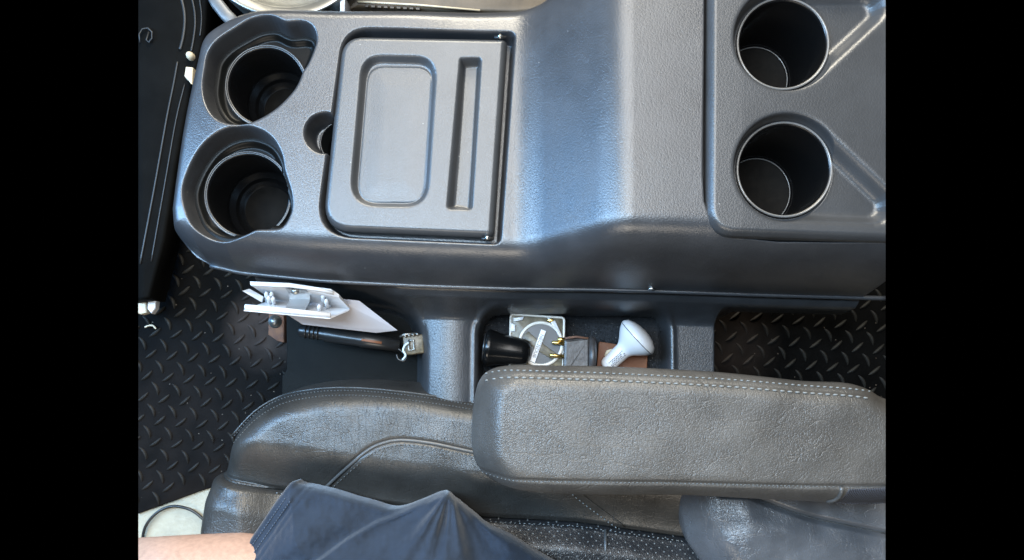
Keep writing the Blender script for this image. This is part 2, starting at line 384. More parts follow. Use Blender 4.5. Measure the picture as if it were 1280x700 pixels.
for k in ('rubber', 'tread'): stain(M[k], [(tuple(Wp(332, 412, FZ)), .05, 1.6), (tuple(Wp(922, 432, FZ)), .05, .7), (tuple(Wp(230, 560, FZ)), .14, .3)], (.045, .034, .029))
# ------------------------------------------------------------------ console
con = thing('center_console', 'black moulded vinyl console with four cup holders and a storage lid', 'console', W(640, 200, -200))
RZ = 90
seam_px = [(205, 300), (262, 331), (300, 340), (400, 350), (520, 356), (640, 360), (740, 361), (820, 363), (960, 368), (1107, 372), (1300, 378)]
seam = np.array(plp(seam_px, -70))
def qseam(p): return np.interp(p, seam[:, 0], seam[:, 1])
outl = catmull(plp([(206, 262), (211, 222), (222, 150), (237, 80), (247, 46), (270, 25), (306, 9), (350, 3), (430, 5), (560, 5), (640, 4), (672, 0)], -30), 5, False)
outl += [(705, -28), (722, -60), (760, -90), (1400, -90), (1400, 420), (900, 420), (600, 420), (300, 420)]
outl += catmull(plp([(262, 338), (236, 318), (214, 292)], -45), 4, False)
def base_deck(p, q):
    t = np.clip((p-640)/140.0, 0, 1); a, c = .29, .31; k = 1/(1-(a+c)/2)     # straight slope between two fillets
    r = RZ*np.where(t < a, k*t*t/(2*a), np.where(t < 1-c, k*(t-a/2), 1-k*(1-t)**2/(2*c)))
    return r+2.0*noise2(p, q, 300, 3)*.4
def rim_fall(p, q):             # fall of the cover towards its rim: wide on the driver's side, tight elsewhere
    zb = base_deck(p, q); dep = zb+72
    df = qseam(p)-q; wf = 60+.14*np.maximum(zb, 0)
    a = dep*np.clip(1-df/wf, 0, 1)**2.8
    d2 = -sdpoly(p, q, outl); k = smooth((340-p)/70.); wl = 34-8*k; cr = 19*k+11*smooth((p-490)/110.); b = cr*np.clip(1-d2/80., 0, 1)**2+(dep-cr)*np.clip(1-d2/wl, 0, 1)**2.4
    return zb-np.minimum((a**3+b**3)**(1/3.), dep)
def pocket(sd, depth, lip, wall):
    t = np.clip((lip-sd)/(lip+wall), 0, 1); return -depth*(t**2.2/(t**2.2+(1-t)**2.2))
cupA = catmull(plp([(x/3.888+170, y/3.888) for x, y in [(352, 330), (368, 260), (420, 200), (500, 150), (580, 112), (660, 105), (730, 135), (800, 132), (850, 150), (866, 200), (853, 250), (828, 310), (802, 350), (782, 400), (750, 450), (680, 520), (600, 570), (530, 595), (460, 592), (400, 562), (360, 500), (343, 420)]], -8), 4)
cupB = catmull(plp([(x/3.888+170, y/3.888+150) for x, y in [(250, 300), (290, 210), (350, 130), (430, 75), (520, 55), (600, 70), (660, 110), (700, 180), (715, 260), (740, 340), (750, 400), (745, 450), (710, 510), (660, 520), (590, 522), (540, 542), (480, 562), (420, 572), (350, 552), (290, 502), (255, 420), (243, 360)]], -8), 4)
recess = rounded([(432, 37), (641, 42), (623, 302), (398, 292)], [34, 6, 8, 40])
coin = (406, 166, 22)
cA = (*pl(333.3, 108, -38), 49*1.038); cB = (*pl(310.2, 243.9, -38), 52*1.038)
insL = plp([(883, -70), (883, 20), (882, 130), (881, 215), (883, 250), (890, 270), (903, 284), (925, 292), (980, 297), (1050, 298), (1200, 298), (1200, -70)], 94)
def zcover(p, q):
    z = rim_fall(p, q)
    z = z+pocket(sdpoly(p, q, cupA), 42, 7, 5)+pocket(sdpoly(p, q, cupB), 42, 7, 5)
    s = sdpoly(p, q, recess); c = np.hypot(p-coin[0], q-coin[1])-coin[2]
    z = z+np.minimum(pocket(s, 30, 5, 3), pocket(c, 34, 6, 5))
    z = z+pocket(sdpoly(p, q, insL), 16, 2.5, 2.5)
    return z
def cover_d(p, q): return np.minimum(qseam(p)-q, -sdpoly(p, q, outl))
def cover_hole(p, q):
    h = np.maximum(-sdpoly(p, q, cupA), -sdpoly(p, q, cupB))-2.2
    h = np.maximum(h, 25-np.hypot(p-coin[0]-14, q-coin[1]-3))
    return np.maximum(h, np.maximum(-sdpoly(p, q, insL)-14, -sdpoly(p, q, recess)-14))
field('cover', (170, 1110, -70, 380), 1.0, zcover, M['vinyl'], con, cover_d, [(0, -6)], cover_hole)
# left cup liners
def liner(c, z, depth, mat_, par, off=1.0):
    r = c[2]; o = W(c[0], c[1], z)
    prof = [(r+3, -4), (r+2.2, 1), (r+.4, 2.2), (r-1.6, 1), (r-2.2, -3), (r-4, -depth+24), (r-5, -depth+20), (r-11, -depth+18), (r-12, -depth+14), (r-13, -depth+4), (r-18, -depth+2), (r-19, -depth), (0.01, -depth)]
    l = mk('cup_liner', *lathe(o, [(a*U, h*U) for a, h in prof], 72), mat_, par)
    mk('rim', *lathe(o, [((r+1.9+1.1*math.cos(t))*U, (1.6+1.1*math.sin(t))*U) for t in np.linspace(0, 2*math.pi, 9)], 72), M['rim'], l)
    mk('cup_floor', *lathe(o, [((r-19.5)*U, (-depth+.5)*U), ((r-20.5)*U, (-depth+1)*U), (.01*U, (-depth+1)*U)], 48), M['cupfloor'], l)
    return l
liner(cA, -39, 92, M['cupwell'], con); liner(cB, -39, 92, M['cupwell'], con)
for poly, c in ((cupA, cA), (cupB, cB)):
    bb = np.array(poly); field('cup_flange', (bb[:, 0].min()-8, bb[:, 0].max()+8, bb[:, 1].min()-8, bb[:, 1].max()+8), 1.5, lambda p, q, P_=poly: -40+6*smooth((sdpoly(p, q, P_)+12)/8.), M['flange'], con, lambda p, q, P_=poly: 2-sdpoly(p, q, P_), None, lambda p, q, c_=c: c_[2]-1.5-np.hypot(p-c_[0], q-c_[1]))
ch_ = mk('coin_holder', *lathe(W(coin[0]+14, coin[1]+3, -31), [(29*U, -3*U), (27*U, .5*U), (25*U, 0), (24*U, -30*U), (.00001, -30*U)], 56), M['flange'], con)
mk('rim', *lathe(W(coin[0]+14, coin[1]+3, -31), [((26.5+.8*math.cos(t))*U, (.8+.8*math.sin(t))*U) for t in np.linspace(0, 2*math.pi, 9)], 56), M['rim'], ch_)
# storage lid
lidp = rounded([(427, 43), (634, 47), (617, 296), (401, 287)], [30, 7, 9, 36])
tray_o = rounded([(454, 70), (545, 72), (533, 258), (438, 256)], [26, 26, 32, 32])
tray_i = rounded([(459, 80), (541, 81), (529.5, 251), (444.5, 251)], [22, 22, 24, 24])
groove = rounded([(575, 72.5), (601, 73), (589.5, 262), (558.5, 262)], [4, 4, 6, 6])
def zlid(p, q):
    d = -sdpoly(p, q, lidp)
    z = 1.0-9*np.clip(1-d/8.0, 0, 1)**2.2
    z = z+pocket(sdpoly(p, q, tray_o), 11, 4, 7)
    z = z+1.3*smooth((1.2-sdpoly(p, q, tray_i))/2.4)+.8*smooth(-sdpoly(p, q, tray_i)/28)
    g = sdpoly(p, q, groove); z = z+pocket(g, 17, 2.5, 6+4*smooth((590-p)/20))
    return z
lid = field('storage_lid', (395, 640, 38, 300), .8, zlid, M['lidvinyl'], con, lambda p, q: -sdpoly(p, q, lidp), [(.3, -5), (0, -20)])
lid['label'] = 'lift-up storage lid with sunken tray and pen groove'
for px, py in ((625, 44.5), (609, 297)):
    mk('hinge_pin', *lathe(W(px, py, -4), [(.00001, 5*U), (2.4*U, 4.2*U), (3.2*U, 2*U), (3.2*U, -6*U)], 14), M['chrome'], lid)
    mk('hinge_pin', *tube([W(px-7, py+1, -3), W(px+8, py+1, -3)], 2.2*U, 8), M['blackplastic'], lid)
# right cup panel
IZ = 94; fi = f_(IZ)
inp = rounded(plp([(886, -70), (884, 293), (1200, 303), (1200, -70)], IZ), [2, 34, 2, 2], 12)
uc, lc = pl(980.5, 50, 90), pl(983, 210.7, 90); ru, rl = 62*fi, 64.5*fi
cU = (*pl(979.3, 54, 80), 55.5*f_(80)); cL = (*pl(981, 211.5, 80), 57.5*f_(80))
def hull(c, r, pts, rr):        # teardrop: circle plus a rounded corner
    n = np.array(pts, float); a = np.array(c)
    out = []
    for t in np.linspace(0, 2*math.pi, 60, endpoint=False): out.append((a[0]+r*math.cos(t), a[1]+r*math.sin(t)))
    for b in n:
        for t in np.linspace(0, 2*math.pi, 16, endpoint=False): out.append((b[0]+rr*math.cos(t), b[1]+rr*math.sin(t)))
    P = sorted(set(out))
    def half(P):
        h = []
        for p in P:
            while len(h) > 1 and (h[-1][0]-h[-2][0])*(p[1]-h[-2][1])-(h[-1][1]-h[-2][1])*(p[0]-h[-2][0]) <= 0: h.pop()
            h.append(p)
        return h
    lo = half(P); hi = half(P[::-1]); return lo[:-1]+hi[:-1]
tdL = hull(lc, rl-6, plp([(1091, 256)], 90), 17*fi); tdU = hull(uc, ru-6, plp([(1081, 9)], 90), 17*fi)
triL = rounded(plp([(1046, 194), (1102, 258), (1094, 281), (1022, 276)], 84), [3, 14, 10, 3])
triU = rounded(plp([(1038, 76), (1084, 22), (1082, -8), (1000, -14)], 84), [3, 8, 10, 3])
def zins(p, q):
    d = -sdpoly(p, q, inp)
    z = IZ+3-9*np.clip(1-d/9.0, 0, 1)**2.2-.02*np.maximum(p-900, 0)
    k = z*0
    for td in (tdL, tdU): k = np.minimum(k, pocket(sdpoly(p, q, td)-7, 19, 7, 17))
    for c, r in ((uc, ru), (lc, rl)): k = np.minimum(k, pocket(np.hypot(p-c[0], q-c[1])-r-1, 21, 4, 4))
    z = z+k
    return z
ins = field('cup_holder_panel', (855, 1105, -70, 330), .9, zins, M['panelvinyl'], con, lambda p, q: -sdpoly(p, q, inp), [(.3, -5), (0, -22)],
            lambda p, q: np.maximum(cU[2]-np.hypot(p-cU[0], q-cU[1]), cL[2]-np.hypot(p-cL[0], q-cL[1]))-1.5)
for c in (cU, cL):
    r = c[2]; o = W(c[0], c[1], 77); dp = 108
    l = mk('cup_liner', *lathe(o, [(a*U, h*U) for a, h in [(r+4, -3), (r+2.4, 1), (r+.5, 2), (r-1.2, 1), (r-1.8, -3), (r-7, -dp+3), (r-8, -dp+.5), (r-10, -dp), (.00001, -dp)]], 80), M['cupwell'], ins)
    mk('rim', *lathe(o, [((r+1.2+1.3*math.cos(t))*U, (1.6+1.3*math.sin(t))*U) for t in np.linspace(0, 2*math.pi, 9)], 80), M['brightrim'], l)
    mk('floor_glint', *lathe(o, [((r-9.3+.7*math.cos(t))*U, (-dp+2+.7*math.sin(t))*U) for t in np.linspace(0, 2*math.pi, 7)], 64), M['brightrim'], l)  # thin pale ring painting the glint where the floor edge catches light
    mk('cup_floor', *lathe(o, [((r-9)*U, (-dp+1)*U), ((r-10.5)*U, (-dp+1.6)*U), ((r-12)*U, (-dp+.8)*U), (.00001, (-dp+.8)*U)], 64), M['cupfloor'], l)
# seam bead, small chip at the seam
pth = [W(x, y+.5, -73) for x, y in resample([tuple(s) for s in seam[1:]], 12)]
mk('seam_bead', *tube(pth, 3.2*U, 8), M['vinyl'], con)
ch = onsurf(lambda p, q: rim_fall(p, q), 815, 361, -60, 2); mk('seam_clip', *tube([ch+Vector((-5*U, 0, 0)), ch, ch+Vector((6*U, -.5*U, 0))], [.8*U, 2.2*U, .8*U], 8), M['chrome'], con)
# lower body: ledge, tray, left pocket
LZ = -140
pk = rounded([pl(250, 374, -100), pl(510, 366, -100), pl(510, 640, LZ), pl(250, 640, LZ)], [5, 85, 5, 5], 12)
trayp = rounded([pl(600, 389, LZ), pl(836, 391, LZ), pl(838, 560, LZ), pl(598, 560, LZ)], [34, 30, 10, 10], 10)
def zlow(p, q):
    d = q-qseam(p)
    z = -82-58*smooth(d/40.)+3*smooth((d-8)/6)*smooth((16-d)/6)
    z = z+pocket(sdpoly(p, q, pk), 100, 30, 16)
    z = z-10*np.clip(np.abs(p-552)/38., 0, 1)**2*smooth((d-6)/20.)
    t = sdpoly(p, q, trayp); z = z+pocket(t, 52, 4, 5)+3.5*np.exp(-((t-7)/4.)**2)
    z = z-200*smooth((p-930)/22.)*smooth((d-14)/12.)-150*smooth((pl(352, 0, -235)[0]-p)/10.)
    return z
lowbox = (240, 1110, 320, 520)
field('side_panel', lowbox, 1.3, zlow, M['sidevinyl'], con, lambda p, q: np.minimum(np.minimum(q-qseam(p)+8, p-pl(359, 0, -240)[0]+0*q), np.maximum(954-p, 17-q+qseam(p))), None, lambda p, q: -sdpoly(p, q, trayp)-3)
field('tray_liner', (580, 880, 360, 520), 1.5, lambda p, q: zlow(p, q)+.6*noise2(p, q, 9, 4)-.3, M['felt'], con, lambda p, q: -sdpoly(p, q, trayp)-2)

pfp = rounded([pl(357, 372, -232), pl(535, 372, -232), pl(535, 560, -232), pl(352, 560, -232), pl(352, 470, -232), pl(358, 462, -232)], [8, 40, 5, 5, 5, 5], 8)
mk('pocket_floor', *prism(pfp, -246, -234, 1.5), M['pocket'], con)
# ------------------------------------------------------------------ dash panel in front of the console (left)
dash = thing('dash_panel', 'black lower dash panel with curved trim strips at the left edge', 'panel', Wp(200, 100, -260))
dz = -260
mk('board', *prism(plp([(120, -60), (262, -60), (256, 40), (236, 120), (222, 190), (205, 300), (186, 372), (120, 380)], dz), dz-60, dz, 5), M['darkmetal'], dash)
def strip(pts, wdt, ht=3):
    mk('trim_strip', *tube([Wp(x, y, dz+1) for x, y in catmull(pts, 6, False)], wdt*U, 8, True, .8), M['trim'], dash)
strip([(225, -10), (230, 12), (231, 28), (229, 46), (225, 62)], 2.6)
strip([(238, -10), (243, 12), (244, 30), (242, 48), (239, 64)], 1.8)
strip([(248, -10), (252, 20), (250, 45)], 1.2)
strip([(222, 77), (217, 105), (208, 150), (192, 240), (175, 330)], 1.7)
strip([(231, 105), (220, 150), (206, 230), (189, 327)], 1.2)
mk('d_ring', *tube([Wp(x, y, dz+5) for x, y in [(175, 53), (174, 43), (178, 36), (185, 35), (190, 40), (190, 48), (186, 53), (183, 50), (186, 40)]], 1.3*U, 8), M['trim'], dash)
o = mk('cable_clip', *prism(plp([(232, 83), (241, 84), (240, 105), (236.5, 102), (230, 95)], dz+16), dz+2, dz+16, 2), M['cream'], None, False)
tag(o, 'cream plastic cable clip beside the upper left cup holder', 'clip')
o = mk('wire_cap', *lathe(Wp(238.5, 70.5, dz+3), [(6*U, -3*U), (6*U, 4*U), (4.5*U, 8*U), (.00001, 10*U)], 16), M['cream'])
tag(o, 'small white cap at the end of a dash trim strip', 'cap')
hk = thing('plastic_hook', 'stained white plastic hook at the left edge of the tread mat', 'hook', Wp(183, 375, FZ))
hz = -300
mk('bracket', *prism(plp([(175.5, 357), (197, 357), (194, 385), (189, 392), (184, 386), (185, 367), (175.5, 365)], hz), hz-14, hz, 2), M['white'], hk, False)
mk('tab', *prism(plp([(165, 376), (182, 375), (183, 391), (176, 393), (165, 390)], hz-2), hz-16, hz-2, 2.5), M['cream'], hk, False)
mk('rust_spot', *lathe(Wp(195, 354, hz-4), [(.00001, 5*U), (4*U, 3*U), (4.5*U, 0)], 10), M['rust'], hk)
o = mk('loose_twist_tie', *tube([Wp(x, y, FZ+6) for x, y in catmull([(181, 409), (186, 407), (191, 407), (195, 411)], 4, False)], 1.6*U, 6), M['cream'])
tag(o, 'short cream twist of wire lying on the mat under the white hook', 'wire')
# ------------------------------------------------------------------ beyond the console (top edge)
bw = thing('metal_bowl', 'round silver metal bowl on the far side of the console', 'bowl', Wp(357, -92, FZ))
bc = Wp(357, -92, -200); s = 1.2*U
mk('bowl', *lathe(bc, [(a*s, h*U) for a, h in [(114, 0), (116, 3), (113, 5), (108, 2), (103, 1), (99, -3), (92, -30), (70, -60), (.00001, -62)]], 96), M['silver'], bw)
mk('outer_wall', *lathe(bc, [(a*s, h*U) for a, h in [(116, 2), (110, -60), (95, -140), (.00001, -140)]], 64), M['silver'], bw)
o = mk('seat_bracket_arm', *tube([Wp(x, y, -130) for x, y in [(262, -14), (271, 4), (282, 18), (298, 34)]], [9*U]*4, 8, True, .35), M['grey'])
tag(o, 'flat grey metal strap arm beside the silver bowl', 'bracket')
bx_ = thing('slotted_box', 'dark brown slotted box beyond the console top edge', 'box', Wp(520, -20, FZ))
mk('body', *prism(plp([(432, -60), (720, -60), (720, 8), (640, 15), (560, 12), (447, 8), (432, 13)], -240), FZ, -240, 4), M['boxbrown'], bx_)
for k in range(9):
    x = 456+k*8; mk('slot', *prism(plp([(x, 5.6+k*.4), (x+4.5, 5.9+k*.4), (x+4.5, 9+k*.4), (x, 8.7+k*.4)], -238), -239, -237.5), M['blackplastic'], bx_, False)
mk('edge_strip', *tube([Wp(x, y, -235) for x, y in [(447, 2), (520, 6), (600, 13)]], 1.6*U, 6), M['cream'], bx_)
mk('end_post', *prism(plp([(425, -60), (431, -60), (431, 16), (425, 16)], -200), FZ, -200, 1), M['white'], bx_)
# ------------------------------------------------------------------ seat
seat = thing('driver_seat', 'dark grey leather driver seat with perforated centre and stitched armrest', 'seat', Wp(600, 640, FZ))
SZ = -115; fs = f_(SZ)
bol = catmull(plp([(266, 592), (290, 545), (330, 505), (380, 482), (440, 474), (520, 478), (594, 491), (700, 503), (860, 512)], SZ-55), 5, False)
bolq = bol+plp([(960, 515), (960, 800), (225, 800), (232, 740)], SZ-55)+plp([(241, 668), (247, 628), (254, 603)], SZ-55)
seamin = np.array(plp([(200, 590), (268, 600), (330, 612), (380, 618), (430, 626), (590, 648), (720, 655), (757, 660), (857, 674), (980, 690)], SZ-30))
def qin(p): return np.interp(p, seamin[:, 0], seamin[:, 1])
pip_px = catmull([(398, 624), (404, 613), (422, 595), (440, 579), (458, 564), (475, 555), (500, 550), (540, 554), (592, 565), (640, 573)], 5, False)
pip = np.array(plp(pip_px, SZ-5))
pd = catmull([(715, 618), (742, 639), (772, 661)], 4, False)
def dline(p, q, L_):
    d = np.full(np.shape(p), 1e9)
    for a, b in zip(L_[:-1], L_[1:]):
        ex, ey = b[0]-a[0], b[1]-a[1]; t = np.clip(((p-a[0])*ex+(q-a[1])*ey)/(ex*ex+ey*ey), 0, 1)
        d = np.minimum(d, np.hypot(p-a[0]-ex*t, q-a[1]-ey*t))
    return d
def zseat(p, q):
    d = -sdpoly(p, q, bolq)
    z = SZ-75*np.clip(1-d/46., 0, 1)**2.5
    di = q-qin(p)
    z = z-42*smooth((di+75)/75.)-8*np.clip(1-np.abs(di)/7, 0, 1)+14*smooth(di/40)
    z = z-4*np.clip(1-dline(p, q, pip)/5, 0, 1)
    front = smooth((plx(345)-p)/60.)*smooth((di+4)/8)
    z = z+24*front-12*smooth((plx(300)-p)/60)*smooth(di/20)
    return z+2.0*noise2(p, q, 110, 11)+.5*noise2(p, q, 45, 12)
def plx(x): return 640+(x-640)*fs
seatbox = (190, 980, 455, 760)
field('side_bolster', seatbox, 1.6, zseat, M['leather'], seat, lambda p, q: np.minimum(-sdpoly(p, q, bolq), qin(p)-q), [(1, -25), (-6, -90)])
fx = plx(372)
field('front_panel', seatbox, 1.6, zseat, M['leather'], seat, lambda p, q: np.minimum(np.minimum(-sdpoly(p, q, bolq), q-qin(p)-1), fx-p), [(1, -25), (-6, -90)])
field('perforated_insert', seatbox, 1.6, zseat, M['perf'], seat, lambda p, q: np.minimum(np.minimum(-sdpoly(p, q, bolq), q-qin(p)-1), p-fx), [(0, -30)])
def path_on(zf, pts, z0, lift, d=None): return [onsurf(zf, x, y, z0, lift) for x, y in (resample(pts, d) if d else pts)]
def stitches(name, zf, pts, z0, mat_, par, pitch, ln, r, lift):
    mb = MB(); P = path_on(zf, pts, z0, lift, pitch/2.)
    for a, b in zip(P[::2], P[1::2]):
        dv = (b-a).normalized(); c = (a+b)/2; L_ = ln*U/2
        mb.add(*tube([c-dv*L_, c-dv*L_*.5+Vector((0, 0, r*U*.5)), c+dv*L_*.5+Vector((0, 0, r*U*.5)), c+dv*L_], [r*.4*U, r*U, r*U, r*.4*U], 5))
    return mb.build(name, mat_, par)
mk('piping', *tube(path_on(zseat, pip_px, SZ, 1.2), 2.6*U, 8), M['piping'], seat)
stitches('stitching', zseat, [(x+3, y+6) for x, y in pip_px], SZ, M['darkthread'], seat, 5.5, 3.6, .8, .6)
edge_px = catmull([(290, 548), (318, 518), (350, 499), (385, 491), (420, 488), (460, 489), (510, 494), (560, 501), (596, 507)], 5, False)
for dy in (0, 6): stitches('stitching', zseat, [(x+dy*.3, y+dy) for x, y in edge_px], SZ, M['darkthread'], seat, 4.2, 3.0, .75, .5)
mk('seam_ridge', *tube(path_on(zseat, [(x, y-3.5) for x, y in edge_px], SZ, .2), 1.6*U, 8), M['leather'], seat)
stitches('stitching', zseat, pd, SZ-30, M['thread'], seat, 5.6, 3.2, 1.0, .7)
mk('seam_ridge', *tube(path_on(zseat, [(x+9, y-3) for x, y in pd], SZ-30, .2), 1.6*U, 8), M['leather'], seat)
inseam = [(345, 614), (380, 619), (430, 627), (590, 649), (720, 655.5), (757, 660.5), (857, 675)]
stitches('stitching', zseat, [(x, y+2) for x, y in inseam], SZ-40, M['thread'], seat, 6, 3.2, .8, 1.2)
mk('welt', *tube(path_on(zseat, [(757, 662), (757, 680), (756, 720)], SZ-40, 1), 2.4*U, 8), M['piping'], seat)
# backrest
BZ = -70
bk = plp(catmull([(866, 560), (858, 600), (857, 640), (864, 672), (878, 697), (905, 730), (960, 770), (1200, 800), (1300, 700), (1200, 560), (1000, 545)], 6), BZ-20)
bline = catmull([(935, 618), (950, 625), (1010, 646), (1060, 657), (1125, 671)], 6, False); blp = np.array(plp(bline, BZ))
def zback(p, q):
    d = -sdpoly(p, q, bk)
    z = BZ-50*np.clip(1-d/46., 0, 1)**2.4
    s = q-np.interp(p, blp[:, 0], blp[:, 1])
    z = z+10*smooth((s+6)/40)*smooth((p-900)/60)-7*np.clip(1-np.abs(s)/6, 0, 1)*smooth((p-905)/20)
    return z+2.5*noise2(p, q, 60, 21)
field('backrest', (840, 1180, 545, 800), 1.6, zback, M['leather3'], seat, lambda p, q: -sdpoly(p, q, bk), [(1, -25), (-8, -120)])
mk('seam_ridge', *tube(path_on(zback, bline, BZ, .6), 1.3*U, 8), M['piping'], seat)
# armrest
AZ = 60
ap = plp(catmull([(612, 463), (640, 457.5), (700, 458), (760, 459), (840, 462.5), (900, 466), (960, 472), (1010, 477.5), (1060, 479.5), (1085, 486), (1112, 500), (1180, 520), (1190, 610), (1112, 627.5), (1050, 628.5), (950, 624), (860, 619.5), (780, 619), (700, 618), (645, 612), (612, 600), (596, 584), (589.5, 560), (590, 520), (597, 480)], 5), AZ-26)
seamA = np.array(plp([(560, 575), (603, 592), (640, 599.5), (700, 601), (850, 603), (1000, 607), (1200, 607)], AZ-8))
topA = np.array(plp([(560, 470), (600, 472), (650, 470), (760, 473), (900, 480), (1000, 487), (1070, 492), (1200, 500)], AZ-8))
def zarm(p, q):
    d = -sdpoly(p, q, ap)
    R_ = 30+24*smooth((650-p)/50.); z = AZ-R_*np.clip(1-d/R_, 0, 1)**2.3
    s = q-np.interp(p, seamA[:, 0], seamA[:, 1]); z = z-2.5*np.clip(1-np.abs(s)/3.5, 0, 1)
    s2 = q-np.interp(p, topA[:, 0], topA[:, 1]); z = z-1.8*np.clip(1-np.abs(s2)/3, 0, 1)
    return z+1.2*noise2(p, q, 90, 31)
arm = field('armrest', (560, 1160, 440, 640), 1.2, zarm, M['leather2'], seat, lambda p, q: -sdpoly(p, q, ap), [(1.5, -12), (1, -35), (-4, -60), (-24, -70)])
arm['label'] = 'padded armrest in worn grey leather with double pale stitching'
for dy in (-4.5, 4.5):
    stitches('stitching', zarm, [(x, y+dy) for x, y in catmull([(606, 471.5), (625, 468), (650, 467.5), (760, 471), (900, 478), (1000, 486), (1060, 490), (1090, 494)], 5, False)], AZ, M['thread'], arm, 9.5 if dy > 0 else 8, 6 if dy > 0 else 4.5, 1.25 if dy > 0 else 1.0, .8)
stitches('stitching', zarm, catmull([(602, 590), (640, 600.5), (700, 602), (850, 604), (1000, 607.5), (1045, 608.5)], 5, False), AZ, M['thread'], arm, 5, 2.4, .5, .2)
wb = plp([(1054, 609.5), (1120, 606), (1120, 640), (1046, 640), (1052, 622)], AZ-18)
field('strap', (1020, 1130, 590, 640), 1.2, lambda p, q: zarm(p, q)+2.0, M['web'], arm, lambda p, q: np.minimum(-sdpoly(p, q, wb), -sdpoly(p, q, ap)+1.2), [(0, -4)])
mk('piping', *tube(path_on(zarm, [(1052, 609), (1052, 615), (1049, 621), (1044, 625), (1034, 627)], AZ-10, 1.5), 2.6*U, 8), M['piping'], arm)

# ------------------------------------------------------------------ person: bare thigh in navy shorts
per = thing('person', 'person seated with one bare thigh in navy blue shorts', 'person', Wp(420, 740, -160))
lp = []; lr = []
for x, r, z in ((60, 60, -112), (120, 66, -111), (173, 69, -110), (240, 71, -110), (300, 72, -112), (340, 66, -122), (400, 56, -140), (480, 52, -147), (500, 40, -150)):
    lp.append(Wp(x, 735-(x-173)*.03, z)); lr.append(r*U)
lv, lf = tube([Vector(np.array(a)) for a in lp], lr, 40)
mk('body', lv, lf, M['skin'], per)
sh = plp(catmull([(345, 612.5), (360, 614.5), (400, 622), (450, 636), (486, 645), (520, 634), (544, 624), (556, 621.5), (566, 630), (600, 659), (640, 681), (672, 702), (730, 740), (740, 800), (240, 800), (268, 730), (286, 699), (312, 660)], 4), -40)
lay = np.array(plp([(330, 740), (360, 720), (395, 698), (430, 673), (465, 654), (490, 646), (556, 616)], -30))
def zshort(p, q):
    d = -sdpoly(p, q, sh); px = 640+(p-640)/f_(-20); py = 487+(q-487)/f_(-20)
    z = -92+62*smooth(.12+d/95.)-8*np.clip(1-d/5, 0, 1)**2
    l = q-np.interp(p, lay[:, 0], lay[:, 1]); z = z+20*smooth(l/8.)*smooth((p-lay[0, 0])/60)
    # folds fanning out from the raised peak
    a = np.arctan2(py-615, px-560); r = np.hypot(px-560, py-615)
    z = z+12*np.exp(-(r/45.)**2)+12*np.sin(a*9+.8*np.sin(r/30.)+.5)*smooth(r/60)*np.exp(-r/190.)+4*np.sin(a*23+1.7)*smooth(r/50)*np.exp(-r/120.)
    z = z+5*np.sin((px*.35+py)*.11+1.5*np.sin(px*.02))*smooth((480-px)/80)*smooth(d/20)
    h = d*0+((px-345)*.83+(py-613)*.56)       # distance from the hem
    z = z-3*np.exp(-((h-17)/3.)**2)-2*np.exp(-((h-25)/3.)**2)
    return z+3*noise2(p, q, 45, 41)+1.2*noise2(p, q, 18, 42)
shorts = field('shorts', (190, 770, 615, 810), 1.3, zshort, M['navy'], per, lambda p, q: -sdpoly(p, q, sh), [(1, -6), (0, -40)])
for o_ in (14, 21):
    a = np.array((345, 613)); b = np.array((286, 699)); n_ = np.array((.83, .56))*o_
    stitches('stitching', zshort, [tuple(a+n_+(0, 2)), tuple(b+n_)], -50, M['navythread'], shorts, 4, 2.8, .8, .8)

# ------------------------------------------------------------------ cable on the beige floor
o = mk('floor_cable', *tube([Wp(x, y, FZ+2) for x, y in catmull([(178, 720), (178, 680), (182, 658), (196, 641), (214, 633), (232, 635), (246, 642), (260, 655)], 6, False)], 2.6*U, 8), M['blackplastic'])
tag(o, 'thin black cable curving over the beige floor by the seat', 'cable')
# ------------------------------------------------------------------ rusty bracket
br = thing('rusty_bracket', 'rusty brown steel bracket with a bolt below the white clip', 'bracket', Wp(345, 405, FZ))
mk('plate', *prism(plp([(336, 384), (355, 382), (355, 428), (346, 426), (335, 418)], -290), FZ, -290, 2), M['rust'], br)
bo = mk('bolt', *lathe(Wp(344, 402, -290), [(.00001, 9*U), (6*U, 8*U), (7*U, 6*U), (7*U, 1*U), (11*U, 1*U), (11*U, -2*U)], 12), M['silver'], br)
# ------------------------------------------------------------------ white spring clip with card
cl = thing('spring_clip', 'white plastic spring clip with open jaws and a metal spring', 'clip', Wp(370, 380, -150))
def slab(quad, th, nrm):        # four corners (world) thickened along nrm
    n = Vector(nrm).normalized()*th*U; v = [Vector(x) for x in quad]; v2 = [x+n for x in v]
    k = len(v); f = [tuple(range(k))[::-1], tuple(range(k, 2*k))]+[(i, (i+1) % k, k+(i+1) % k, k+i) for i in range(k)]
    return v+v2, f
mk('jaw', *slab([Wp(313, 356, -62), Wp(362, 358, -62), Wp(414, 365.5, -66), Wp(424, 372, -74), Wp(437, 386, -108), Wp(400, 381, -128), Wp(340, 375, -128)], 4.5, (0, 1, .35)), M['white'], cl, False)
mk('jaw', *slab([Wp(306, 386, -62), Wp(413, 396, -66), Wp(437, 386, -108), Wp(400, 381, -128), Wp(340, 375, -128)], 6, (0, -.6, .9)), M['white'], cl, False)
mk('jaw_lip', *tube([Wp(306.5, 383.5, -60), Wp(360, 388.5, -60), Wp(413, 394, -64)], 3.6*U, 8), M['white'], cl)
mk('jaw_lip', *tube([Wp(314, 355, -60), Wp(362, 357, -60), Wp(398, 361.5, -62), Wp(416, 366, -66)], 2.6*U, 8), M['white'], cl)
mk('leaf', *slab([Wp(304, 364, -80), Wp(313, 361.5, -80), Wp(330, 371, -95), Wp(328, 378, -95)], 4, (0, 0, 1)), M['white'], cl, False)
